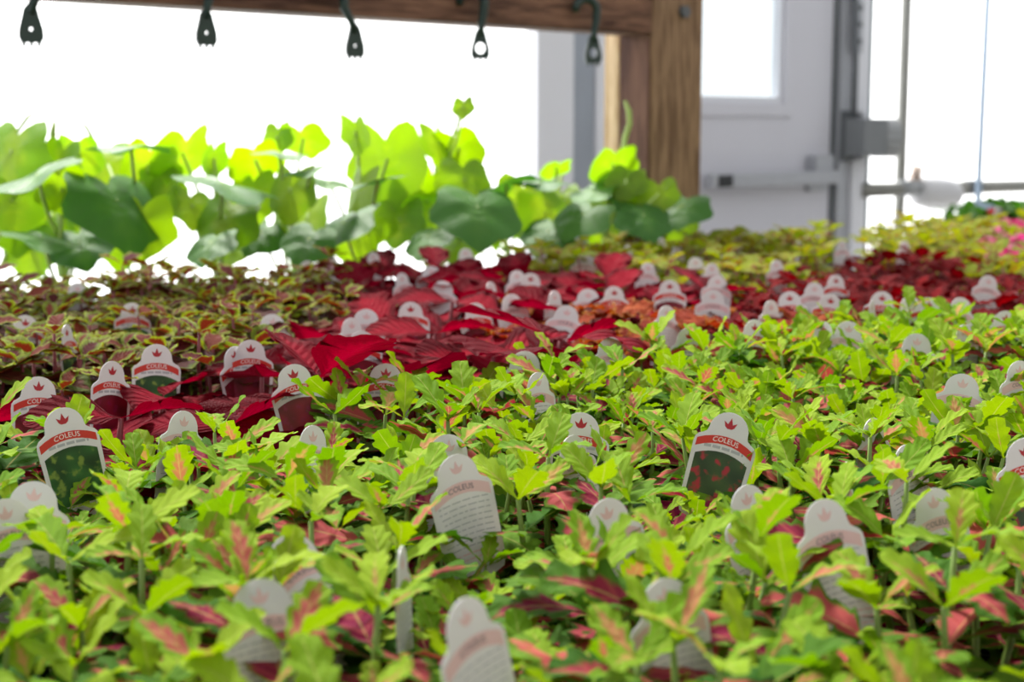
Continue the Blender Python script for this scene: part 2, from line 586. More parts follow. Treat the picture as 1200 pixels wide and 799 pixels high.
boxes('bar_bracket', [(br0 - ac, br1 - ac, -0.06, -0.005, pz0b, pz0b + 0.06), (br0 - ac, br1 - ac, -0.03, -0.005, pz0 - 0.03, pz0)], M['steel'], bar, bevel=0.004)
boxes('door_foot_rail', [(-dw + .05, dw - .05, -0.012, -0.005, 0.02, 0.25)], M['steel'], door)
jw = jamb_r - door_r
j0 = door_r - ac
boxes('seal', [(j0 - 0.012, j0 + 0.014, -0.012, 0.03, 0, 2.1)], M['seal'], door)
boxes('door_edge', [(j0 + 0.014, j0 + jw * 0.40, -0.03, 0.04, 0, 2.1)], M['steel'], door, bevel=0.004)
boxes('jamb', [(j0 + jw * 0.40, j0 + jw * 0.82, -0.05, 0.05, 0, 2.14)], M['frame_pale'], door, bevel=0.005)
boxes('jamb_stop', [(j0 + jw * 0.82, j0 + jw, -0.035, 0.05, 0, 2.14)], M['teal'], door, bevel=0.003)
hg = obj('hinge', None, door)
hz = [ab(996, y, WALL_B - 0.05)[1] for y in (2, 22, 42, 62)]
bm = bmesh.new()
add_box(bm, j0 + jw * 0.30, j0 + jw * 0.52, -0.058, -0.028, hz[-1], hz[0] + 0.1)
hinge_me = to_mesh('hinge', bm, M['steel'], bevel=0.002)
bpy.data.objects.remove(hg)
hg = obj('hinge', hinge_me, door)
for z in hz[:-1]:
    bm = bmesh.new()
    add_tube(bm, [(j0 + jw * 0.42, -0.063, z - 0.02), (j0 + jw * 0.42, -0.056, z - 0.02)], 0.011, 8)
    obj('hinge_screw', to_mesh('hinge_screw', bm, M['seal']), hg)
boxes('door_head', [(-dw - 0.03, j0 + jw, -0.03, 0.05, 2.06, 2.14)], M['frame_pale'], door)

# electrical box on the jamb, with a fluted round body
ea0, ez0 = ab(1001, 183, WALL_B - 0.10)
ea1, ez1 = ab(1050, 139, WALL_B - 0.10)
eb = empty('junction_box', W(ea0, WALL_B - 0.05, ez0), ROT)
tag(eb, 'grey electrical junction box fixed to the door jamb', 'electrical box')
ew, eh = ea1 - ea0, ez1 - ez0
boxes('box_body', [(0, ew * 0.55, -0.10, 0.0, 0, eh)], M['box_side'], eb, bevel=0.006)
boxes('mounting_plate', [(0.0, ew * 0.45, 0.0, 0.03, -0.02, eh + 0.03)], M['seal'], eb, bevel=0.003)
bm = bmesh.new()
outl = []
for k in range(48):
    a = 2 * PI * k / 48
    r = eh * 0.5 * (1.0 + 0.05 * math.cos(a * 16))
    outl.append((r * math.cos(a), r * math.sin(a)))
add_prism(bm, outl, -0.05, 0.05)
fk = obj('fluted_cap', to_mesh('fluted_cap', bm, M['box_grey']), eb, (ew * 0.72, -0.05, eh * 0.48), (0, 0, R(50)))
bm = bmesh.new()
add_tube(bm, [(0.02, -0.03, eh), (0.02, -0.03, eh + 0.2), (0.03, 0.0, eh + 0.9)], 0.012, 8)
obj('conduit', to_mesh('conduit', bm, M['seal'], True), eb)

# upright conduit, water pipe, wrapped valve
ca, _ = ab(1059, 100, WALL_B - 0.02)
bm = bmesh.new()
add_tube(bm, [(0, 0, 0), (0, 0, 2.6)], 0.023, 10)
o = obj('conduit_pipe', to_mesh('conduit_pipe', bm, M['galv'], True), None, W(ca, WALL_B - 0.02, 0), ROT)
tag(o, 'thin upright metal conduit against the white end wall', 'pipe')
za = ab(1010, 223, WALL_B - 0.05)
zb = ab(1199, 218, WALL_B - 0.05)
wp = empty('water_pipe', W(za[0], WALL_B - 0.05, za[1]), ROT)
tag(wp, 'grey horizontal water pipe along the wall beside the door', 'pipe')
bm = bmesh.new()
L = A1 - 0.2 - za[0]
add_tube(bm, [(0, 0, 0), (L, 0, (zb[1] - za[1]) / (zb[0] - za[0]) * L)], 0.029, 12)
obj('pipe', to_mesh('pipe', bm, M['galv'], True), wp)
for px in (1137, ):
    a1_, _ = ab(px, 220, WALL_B - 0.05)
    bm = bmesh.new()
    add_tube(bm, [(-0.05, 0, 0), (0.06, 0, 0)], 0.034, 12)
    obj('coupling', to_mesh('coupling', bm, M['seal'], True), wp, (a1_ - za[0], 0, (zb[1] - za[1]) / (zb[0] - za[0]) * (a1_ - za[0])))
for px in (1062, ):
    a1_, _ = ab(px, 220, WALL_B - 0.05)
    bm = bmesh.new()
    add_tube(bm, [(-0.06, 0, 0), (0.08, 0, 0)], 0.034, 12)
    obj('coupling', to_mesh('coupling', bm, M['box_grey'], True), wp, (a1_ - za[0], 0, 0))
va0, vz = ab(1074, 222, WALL_B - 0.05)
va1, _ = ab(1119, 222, WALL_B - 0.05)
vv = empty('wrapped_valve', (0, 0, 0))
vv.parent = wp
vv.location = (va0 - za[0], 0, vz - za[1])
vv['label'] = 'white insulated valve bulging on the pipe'
bm = bmesh.new()
vl = va1 - va0
prof = [(0, .03), (0.03, .05), (.12, .064), (.3, .07), (.6, .072), (.85, .066), (.95, .055), (1.0, .03)]
add_tube(bm, [(vl * t, 0, -0.01 - 0.02 * t) for t, r in prof], [r for t, r in prof], 16)
obj('insulation', to_mesh('insulation', bm, M['valve_white'], True), vv)
bm = bmesh.new()
random.seed(3)
pts = [(vl * 0.05 + 0.03 * math.cos(k * 1.7) - 0.02, 0.02 * math.sin(k * 2.3), 0.045 + 0.009 * k) for k in range(7)]
add_tube(bm, pts, [0.012, 0.022, 0.026, 0.022, 0.02, 0.014, 0.006], 7)
obj('tape_wrap', to_mesh('tape_wrap', bm, M['tape'], True), vv)

# hanging wire with a hooked end over a short stake
wy = 4.9
p_top, p_bot, p_hook = at_depth(1160, -60, wy), at_depth(1146, 238, wy), at_depth(1164, 243, wy)
bm = bmesh.new()
add_tube(bm, [(0, 0, 0), (p_bot - p_top) * 0.98, p_bot - p_top, (p_bot + p_hook) / 2 + Vector((0, 0, -0.004)) - p_top, p_hook - p_top], 0.010, 6)
o = obj('hanging_wire', to_mesh('hanging_wire', bm, M['wire_blue'], True), None, p_top)
tag(o, 'thin bluish hanging wire with a bent lower end', 'wire')
sk = at_depth(1169, 243, wy)
bm = bmesh.new()
add_tube(bm, [(0, 0, 0.80 - sk.z), (0, 0, -0.01), (0, 0, 0)], [0.016, 0.016, 0.012], 10)
stk = empty('riser_pipe', sk - Vector((0, 0, sk.z - 0.80)))
tag(stk, 'short pale riser pipe standing under the hanging wire', 'pipe')
obj('tube', to_mesh('tube', bm, M['galv'], True), stk, (0, 0, sk.z - 0.80))
bm = bmesh.new()
add_tube(bm, [(-0.03, 0, 0), (0.012, 0, 0.0)], 0.01, 8)
obj('red_collar', to_mesh('red_collar', bm, M['print_red'], True), stk, (0, 0, sk.z - 0.81))

# ------------------------------------------------------------------ timber rack with hooks
BEAM_B = 2.23
pl, _ = ab(763, 150, BEAM_B)
pr, _ = ab(822, 150, BEAM_B)
PW = pr - pl
rack = empty('timber_rack', W(pl, BEAM_B, 0), ROT)
tag(rack, 'brown rough timber rack with an upright post and long overhead beam', 'rack')
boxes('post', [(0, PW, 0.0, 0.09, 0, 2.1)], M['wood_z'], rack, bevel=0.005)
_, bz = ab(700, 36.5, BEAM_B - 0.0)
bz_l = ab(200, 4.5, BEAM_B)[1]
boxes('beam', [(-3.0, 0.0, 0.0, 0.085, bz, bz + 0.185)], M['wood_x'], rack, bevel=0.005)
ta0, _ = ab(717, 150, BEAM_B + 0.12)
ta1, _ = ab(729, 150, BEAM_B + 0.12)
boxes('shaded_face_skin', [(-0.006, 0.0, 0.003, 0.088, 0, bz - 0.001)], M['wood_dark'], rack, bevel=0.003)  # thin dark skin on the post's side face, its shade put into colour
boxes('backing_board', [(0.03, PW * 0.8, 0.09, 0.128, 0, bz + 0.15)], M['wood_dark'], rack, bevel=0.003)
boxes('rough_batten', [(ta0 - pl, ta1 - pl + 0.01, 0.10, 0.145, 0, bz + 0.12)], M['wood_pale'], rack, bevel=0.004)
ba, bzz = ab(800, 14, BEAM_B)
bm = bmesh.new()
add_tube(bm, [(0, -0.012, 0), (0, 0.0, 0)], 0.014, 6)
obj('bolt', to_mesh('bolt', bm, M['seal']), rack, (ba - pl, 0, bzz))
boxes('post', [(-3.0 - PW, -3.0, 0.0, 0.09, 0, 2.1)], M['wood_z'], rack, bevel=0.005)


def hook_parts(name, px, py_bot, eye, shift, lab_side):
    """plastic basket hook hung on the beam: curved hook above, stalk, flared foot with an eye and strand ends"""
    a, z = ab(px, py_bot, BEAM_B - 0.03)
    root = empty(name, W(a, BEAM_B - 0.03, z), (0, 0, RZ - R(42) + lab_side))
    tag(root, 'dark green plastic basket hook hanging on the timber beam', 'hook', 'basket hooks along the beam')
    # flared foot with an eye
    w = 0.018
    hz_ = 0.062
    bm = bmesh.new()
    n = 20
    outer = []
    prof = [(-w, 0), (w, 0), (w, 0.018), (0.0115, 0.042), (0.007, hz_), (-0.007, hz_), (-0.0115, 0.042), (-w, 0.018)]
    ey, er = 0.020, (0.0085 if eye else 0.0025)
    inner = [bm.verts.new((er * math.sin(2 * PI * k / n), -0.003, ey + er * 1.2 * math.cos(2 * PI * k / n))) for k in range(n)]
    # outline resampled by angle around the eye
    def hit(ang):
        d = (math.sin(ang), math.cos(ang))
        best = None
        for (x0, z0), (x1, z1) in zip(prof, prof[1:] + prof[:1]):
            ex, ez = x1 - x0, z1 - z0
            det = d[0] * (-ez) + ex * d[1]
            if abs(det) < 1e-9:
                continue
            qx, qz = x0, z0 - ey
            t = (qx * (-ez) + ex * qz) / det
            s = (d[0] * qz - d[1] * qx) / det
            if t > 0 and -1e-6 <= s <= 1 + 1e-6 and (best is None or t < best):
                best = t
        return d[0] * best, ey + d[1] * best
    outer = []
    for k in range(n):
        x, zz = hit(2 * PI * k / n)
        outer.append(bm.verts.new((x, -0.003, zz)))
    for k in range(n):
        bm.faces.new((inner[k], inner[(k + 1) % n], outer[(k + 1) % n], outer[k]))
    g = bmesh.ops.extrude_face_region(bm, geom=bm.faces[:])
    bmesh.ops.translate(bm, vec=(0, 0.006, 0), verts=[v for v in g['geom'] if isinstance(v, bmesh.types.BMVert)])
    obj('eye_plate', to_mesh('eye_plate', bm, M['hook']), root)
    # stalk and crook
    pts = [(0, 0, hz_ - 0.02), (shift * 0.3, 0, hz_), (shift, 0, 0.085)]
    c0 = (shift - 0.022, 0, 0.104)
    for k in range(9):
        ang = -R(20) + k * R(26)
        pts.append((c0[0] + 0.024 * math.cos(ang), 0, c0[2] + 0.024 * math.sin(ang)))
    bm = bmesh.new()
    add_tube(bm, pts, [0.0065, 0.007, 0.0085] + [0.009] * 7 + [0.0085, 0.007], 8)
    obj('crook', to_mesh('crook', bm, M['hook'], True), root)
    for k in (-1, 0, 1):
        bm = bmesh.new()
        add_tube(bm, [(k * 0.011, 0, 0.0), (k * 0.011, 0, -0.006)], 0.0028, 6)
        obj('strand_stub', to_mesh('strand_stub', bm, M['hook']), root)
    return root


hook_parts('basket_hook', 37, 50, False, 0.022, R(20))
hook_parts('basket_hook', 242, 53, False, 0.010, R(30))
hook_parts('basket_hook', 416, 67, False, -0.020, R(30))
hook_parts('basket_hook', 563, 69, True, 0.006, 0)
hook_parts('basket_hook', 695, 74, True, 0.006, R(20))

# ------------------------------------------------------------------ benches
BENCH_Z = 0.77


def bench(label, a0, a1, b0, b1, z):
    root = empty('plant_bench', W((a0 + a1) / 2, (b0 + b1) / 2, 0), ROT)
    tag(root, label, 'bench')
    la, lb = (a1 - a0) / 2, (b1 - b0) / 2
    boxes('bench_top', [(-la, la, -lb, lb, z - 0.02, z - 0.001)], M['bench_metal'], root)
    for s in (-1, 1):
        boxes('rail', [(-la, la, s * lb - 0.02, s * lb + 0.02, z - 0.07, z - 0.021)], M['bench_metal'], root)
        boxes('rail', [(s * la - 0.02, s * la + 0.02, -lb + 0.021, lb - 0.021, z - 0.07, z - 0.021)], M['bench_metal'], root)
        for k in range(4):
            x = -la + 0.1 + (2 * la - 0.2) * k / 3
            boxes('leg', [(x - 0.02, x + 0.02, s * (lb - 0.1) - 0.02, s * (lb - 0.1) + 0.02, 0, z - 0.021)], M['bench_metal'], root)
    return root


bench('long metal bench under the pots of coleus', -0.7, 5.95, -0.25, 2.16, BENCH_Z)
bench('metal bench under the squash plants beyond the timber rack', -0.7, 3.4, 2.40, 3.2, 0.70)

# ------------------------------------------------------------------ leaves


def leaf_mesh(name, mat, L=1.0, Wd=0.5, lobes=0, depth=0.0, slant=0.3, fold=0.25, droop=0.6, wave=0.03, peak=0.42,
              n=12, stalk=0.10, tipw=1.0, seed=0, wave_n=3):
    rnd = random.Random(seed)
    ph = rnd.random() * 6
    tw = rnd.uniform(-0.25, 0.25)
    verts, faces, uvs = [], [], []
    offs = (-1.0, -0.5, 0.0, 0.5, 1.0)
    y, z, ang = 0.0, 0.0, 0.0
    dy = L / n
    for i in range(n + 1):
        t = i / n
        if t < stalk:
            w0 = 0.022 * L
            lob = 0
        else:
            s = (t - stalk) / (1 - stalk)
            k = math.log(0.5) / math.log(peak)
            w0 = 0.5 * Wd * (math.sin(PI * s ** k) ** (0.75 * tipw)) if 0 < s < 1 else 0.0
            w0 = max(w0, 0.012 * L)
            lob = abs(math.sin(PI * s * lobes)) ** 0.7 if lobes else 1.0
        wm = w0 * (1 - depth * (1 - lob)) if lobes and t >= stalk else w0
        for o_ in offs:
            edge = abs(o_)
            hw = (wm if edge == 1.0 else min(w0, wm * 1.1 if wm > w0 * 0.4 else wm)) * o_
            fwd = slant * abs(hw) * (lob if lobes else 0.4)
            zz = fold * abs(hw) + wave * L * math.sin(ph + t * wave_n * 2 * PI + (0 if o_ < 0 else 1.7)) * edge * (1 if t >= stalk else 0)
            zz -= edge * edge * 0.10 * w0
            ca, sa = math.cos(ang), math.sin(ang)
            vx = hw * math.cos(tw * t) - zz * math.sin(tw * t)
            vz = hw * math.sin(tw * t) + zz * math.cos(tw * t)
            verts.append((vx, y + fwd * ca + vz * sa, z - fwd * sa + vz * ca))
            uvs.append((0.5 + 0.5 * o_, t))
        ang = droop * (t + 1 / n) ** 1.3
        y += dy * math.cos(ang)
        z -= dy * math.sin(ang)
    for i in range(n):
        for j in range(4):
            a = i * 5 + j
            faces.append((a, a + 1, a + 6, a + 5))
    me = bpy.data.meshes.new(name)
    me.from_pydata(verts, [], faces)
    ul = me.uv_layers.new(name='UVMap')
    for lp in me.loops:
        ul.data[lp.index].uv = uvs[lp.vertex_index]
    for p in me.polygons:
        p.use_smooth = True
    me.materials.append(mat)
    return me


LEAF = {
    'feather': [leaf_mesh('feather_leaf', M['feather'], 1, 0.56, 5, 0.48, 0.38, f, d, w, 0.50, 20, 0.14, 0.8, s)
                for s, (f, d, w) in enumerate([(.25, .5, .02), (.1, .9, .03), (.45, .2, .02), (.3, .7, .05), (.0, .3, .03), (.2, 1.1, .03)])],
    'feather_tip': [leaf_mesh('feather_tip_leaf', M['feather_tip'], 1, 0.50, 4, 0.46, 0.34, f, d, w, 0.55, 16, 0.10, 0.8, s + 40)
                    for s, (f, d, w) in enumerate([(.3, .3, .02), (.45, .6, .02), (.2, -.2, .03), (.3, .8, .02)])],
    'red': [leaf_mesh('red_leaf', M['red'], 1, 0.74, 9, 0.10, 0.35, f, d, w, 0.40, 18, 0.10, 0.9, s + 80)
            for s, (f, d, w) in enumerate([(.25, .5, .02), (.15, .8, .03), (.3, .3, .02), (.2, 1.0, .03)])],
    'rust': [leaf_mesh('rust_leaf', M['rust'], 1, 0.85, 8, 0.16, 0.3, f, d, w, 0.42, 16, 0.10, 0.7, s + 120, 4)
             for s, (f, d, w) in enumerate([(.15, .6, .05), (.1, .9, .06), (.25, .3, .05)])],
    'maroon': [leaf_mesh('maroon_leaf', M['maroon'], 1, 0.66, 6, 0.12, 0.3, f, d, w, 0.40, 12, 0.12, 0.9, s + 160)
               for s, (f, d, w) in enumerate([(.2, .5, .03), (.1, .9, .04), (.3, .3, .03)])],
    'bronze': [leaf_mesh('bronze_leaf', M['bronze'], 1, 0.62, 6, 0.16, 0.35, f, d, w, 0.40, 12, 0.14, 0.9, s + 200)
               for s, (f, d, w) in enumerate([(.25, .9, .03), (.15, 1.3, .03), (.3, .5, .03), (.2, 1.6, .02)])],
    'bronze_tip': [leaf_mesh('bronze_tip_leaf', M['bronze_tip'], 1, 0.55, 5, 0.16, 0.35, f, d, w, 0.42, 10, 0.12, 0.9, s + 220)
                   for s, (f, d, w) in enumerate([(.3, .3, .03), (.3, .7, .03)])],
    'yellow': [leaf_mesh('yellow_leaf', M['yellow'], 1, 0.70, 5, 0.10, 0.3, f, d, w, 0.42, 10, 0.12, 0.8, s + 240)
               for s, (f, d, w) in enumerate([(.25, .5, .03), (.1, .9, .03), (.35, .2, .02)])],
    'magenta': [leaf_mesh('magenta_leaf', M['magenta'], 1, 0.66, 5, 0.10, 0.3, f, d, w, 0.42, 10, 0.12, 0.8, s + 260)
                for s, (f, d, w) in enumerate([(.25, .5, .03), (.1, .8, .03)])],
    'herb': [leaf_mesh('herb_leaf', M['herb'], 1, 0.45, 0, 0, 0.3, f, d, w, 0.45, 8, 0.1, 0.9, s + 280)
             for s, (f, d, w) in enumerate([(.25, .5, .03), (.1, .9, .03)])],
}

# ------------------------------------------------------------------ pots and trays
POT_H, POT_T, POT_B = 0.088, 0.049, 0.036


def pot_mesh(h, t, b, name='pot'):
    bm = bmesh.new()

    def ring(s, z, c=0.22):
        k = s * c
        pts = [(s, -s + k), (s, s - k), (s - k, s), (-s + k, s), (-s, s - k), (-s, -s + k), (-s + k, -s), (s - k, -s)]
        return [bm.verts.new((x, y, z)) for x, y in pts]
    rings = [ring(b, 0), ring(t - 0.005, h - 0.014), ring(t, h - 0.013), ring(t + 0.0005, h), ring(t - 0.003, h), ring(t - 0.005, h - 0.02)]
    for r0, r1 in zip(rings, rings[1:]):
        for k in range(8):
            bm.faces.new((r0[k], r0[(k + 1) % 8], r1[(k + 1) % 8], r1[k]))
    bm.faces.new(rings[0][::-1])
    return to_mesh(name, bm, M['pot'])


POT = pot_mesh(POT_H, POT_T, POT_B)


def soil_mesh(s, seed):
    rnd = random.Random(seed)
    bm = bmesh.new()
    n = 7
    g = [[bm.verts.new((-s + 2 * s * i / (n - 1), -s + 2 * s * j / (n - 1),
                        0 if i in (0, n - 1) or j in (0, n - 1) else rnd.uniform(0, 0.006))) for i in range(n)] for j in range(n)]
    for j in range(n - 1):
        for i in range(n - 1):
            bm.faces.new((g[j][i], g[j][i + 1], g[j + 1][i + 1], g[j + 1][i]))
    return to_mesh('soil', bm, M['soil'], True)


SOIL = [soil_mesh(POT_T - 0.006, k) for k in range(3)]
SOIL_Z = POT_H - 0.015


def tray_mesh(na, nb, sp):
    bm = bmesh.new()
    x, y = na * sp / 2 - 0.001, nb * sp / 2 - 0.001
    t, h = 0.0025, 0.032
    add_box(bm, -x, x, -y, y, 0, 0.002)
    add_box(bm, -x, x, -y, -y + t, 0.002, h)
    add_box(bm, -x, x, y - t, y, 0.002, h)
    add_box(bm, -x, -x + t, -y + t, y - t, 0.002, h)
    add_box(bm, x - t, x, -y + t, y - t, 0.002, h)
    return to_mesh('tray', bm, M['tray'])


SP_ = 0.1045
TN_A, TN_B = 4, 3
TRAY = tray_mesh(TN_A, TN_B, SP_)

# ------------------------------------------------------------------ plant recipes: lists of (name, mesh, loc, euler, scale)


def stem_path(rnd, base, tip, k=4):
    pts = []
    for i in range(k + 1):
        t = i / k
        p = Vector(base).lerp(Vector(tip), t)
        # leaves the soil leaning out, then turns upright
        bow = math.sin(t * PI) * 0.25
        p.x += (tip[0] - base[0]) * bow
        p.y += (tip[1] - base[1]) * bow
        pts.append(p + Vector((rnd.uniform(-.002, .002), rnd.uniform(-.002, .002), 0)))
    return pts


def along(pts, t):
    f = t * (len(pts) - 1)
    i = min(int(f), len(pts) - 2)
    return pts[i].lerp(pts[i + 1], f - i)


def plant_recipe(seed, stems, height, spread, nodes, leaf_kind, tip_kind, size, size_tip, stem_mat, elev=(5, 60), r0=0.0025, hvar=0.15,
                 tip_leaves=2, tip_at=0.72):
    rnd = random.Random(seed)
    parts = []
    for s in range(stems):
        az = 2 * PI * s / max(1, stems - 1) + rnd.uniform(-.4, .4)
        rr = spread * (0.15 if s == 0 else rnd.uniform(0.75, 1.1))
        h = height * (1.0 + rnd.uniform(-hvar, hvar * 0.4)) * (1.0 if s == 0 else 0.92)
        base = (0.008 * math.cos(az), 0.008 * math.sin(az), SOIL_Z - 0.002)
        tip = (rr * math.cos(az), rr * math.sin(az), SOIL_Z + h)
        pts = stem_path(rnd, base, tip)
        bm = bmesh.new()
        add_tube(bm, pts, [r0, r0 * .95, r0 * .85, r0 * .75, r0 * .55], 5)
        parts.append(('stem', to_mesh('stem', bm, stem_mat, True), Vector((0, 0, 0)), Euler((0, 0, 0)), 1.0))
        rot0 = rnd.uniform(0, PI)
        for k in range(nodes):
            t = 0.20 + 0.80 * k / (nodes - 1)
            p = along(pts, t)
            last = k >= nodes - 1
            f = k / (nodes - 1)
            npair = 2 if not last else tip_leaves
            for q in range(npair):
                a = rot0 + k * PI / 2 + q * 2 * PI / npair + rnd.uniform(-.25, .25)
                if last:
                    sz = size_tip * rnd.uniform(.8, 1.15)
                    el = rnd.uniform(elev[1] - 20, elev[1] + 10)
                    kind = tip_kind
                else:
                    sz = size * (0.85 + 0.3 * math.sin(PI * (0.25 + 0.6 * f))) * rnd.uniform(.8, 1.15)
                    el = elev[0] + (elev[1] - elev[0]) * f * 0.8 + rnd.uniform(-14, 14)
                    kind = leaf_kind if f < tip_at else tip_kind
                me = rnd.choice(LEAF[kind])
                e = Euler((R(el), rnd.uniform(-.35, .35), a - PI / 2), 'XYZ')
                parts.append(('leaf', me, p, e, sz))
    return parts


RECIPES = {
    'A': [plant_recipe(100 + k, 8, 0.106, 0.052, 5, 'feather', 'feather_tip', 0.053, 0.037, M['stem_green'], (-8, 48), hvar=0.26, tip_leaves=3, tip_at=0.95) for k in range(6)],
    'B': [plant_recipe(200 + k, 1, 0.105, 0.02, 4, 'red', 'red', 0.118, 0.075, M['stem_red'], (0, 30), 0.004, tip_leaves=2) for k in range(5)],
    'C': [plant_recipe(300 + k, 2, 0.100, 0.03, 4, 'rust', 'rust', 0.078, 0.05, M['stem_red'], (0, 28), 0.003, tip_leaves=3) for k in range(4)],
    'D': [plant_recipe(400 + k, 4, 0.110, 0.040, 4, 'maroon', 'maroon', 0.054, 0.040, M['stem_red'], (-5, 35), tip_leaves=3) for k in range(4)],
    'E': [plant_recipe(500 + k, 5, 0.122, 0.042, 5, 'bronze', 'bronze_tip', 0.060, 0.036, M['stem_red'], (-10, 35), tip_leaves=3, tip_at=0.9) for k in range(4)],
    'F': [plant_recipe(600 + k, 4, 0.125, 0.040, 4, 'yellow', 'yellow', 0.044, 0.034, M['stem_red'], (5, 40), hvar=.25, tip_leaves=4) for k in range(4)],
    'G': [plant_recipe(700 + k, 4, 0.100, 0.038, 3, 'magenta', 'magenta', 0.05, 0.036, M['stem_red'], (5, 40), tip_leaves=3) for k in range(2)],
}
INFO = {
    'A': ('coleus with feathery green leaves marked pink', 'feathery green and pink coleus pots'),
    'B': ('coleus with broad deep red leaves', 'broad red coleus pots'),
    'C': ('coleus with frilled rust orange leaves', 'rust orange coleus pots'),
    'D': ('coleus with small dark maroon leaves', 'dark maroon coleus pots'),
    'E': ('coleus with bronze leaves edged yellow green', 'bronze and yellow green coleus pots'),
    'F': ('coleus with small yellow green leaves', 'small yellow green coleus pots'),
    'G': ('coleus with bright magenta leaves', 'magenta coleus pots'),
}

LINE_A = [(-300, 468), (0, 466), (200, 470), (400, 452), (640, 408), (800, 398), (1000, 370), (1200, 346), (1500, 320)]


def variety(px, py, rnd):
    if py > lerp_table(LINE_A, px):
        return 'A'
    if px > 1150 and py < 305:
        return 'G' if rnd.random() < .6 else 'F'
    if px > 520 and py < lerp_table([(520, 288), (700, 312), (860, 318), (960, 300), (1040, 288), (1160, 288)], px):
        return 'F'
    if py < 312 and px < 240 or (py >= 312 and py < lerp_table([(0, 432), (180, 425), (250, 405), (300, 372), (410, 345)], px) and px < 405):
        return 'E'
    if px > 850 and py < 358:
        return 'D'
    if px > 560 and py >= 336:
        return 'B' if rnd.random() < lerp_table([(560, .5), (720, .15), (800, 0)], px) else 'C'
    if px > 780 and py < 336:
        return 'D' if rnd.random() < .6 else 'B'
    return 'B'


def place(kind, pos, rz, s, rnd):
    label, group = INFO[kind]
    root = empty('coleus_plant', pos, (0, 0, RZ))
    tag(root, label, 'potted plant', group)
    obj('pot', POT, root)
    obj('soil', rnd.choice(SOIL), root, (0, 0, SOIL_Z))
    rot = Matrix.Rotation(rz, 4, 'Z')
    for nm, me, loc, e, sc in rnd.choice(RECIPES[kind]):
        l = rot @ Vector((loc.x * s, loc.y * s, SOIL_Z + (loc.z - SOIL_Z) * s))
        ee = (e[0], e[1], e[2] + rz)
        if nm == 'stem':
            l = Vector((0, 0, SOIL_Z * (1 - s)))
            ee = (0, 0, rz)
        obj(nm, me, root, l, ee, sc * s)
    return root


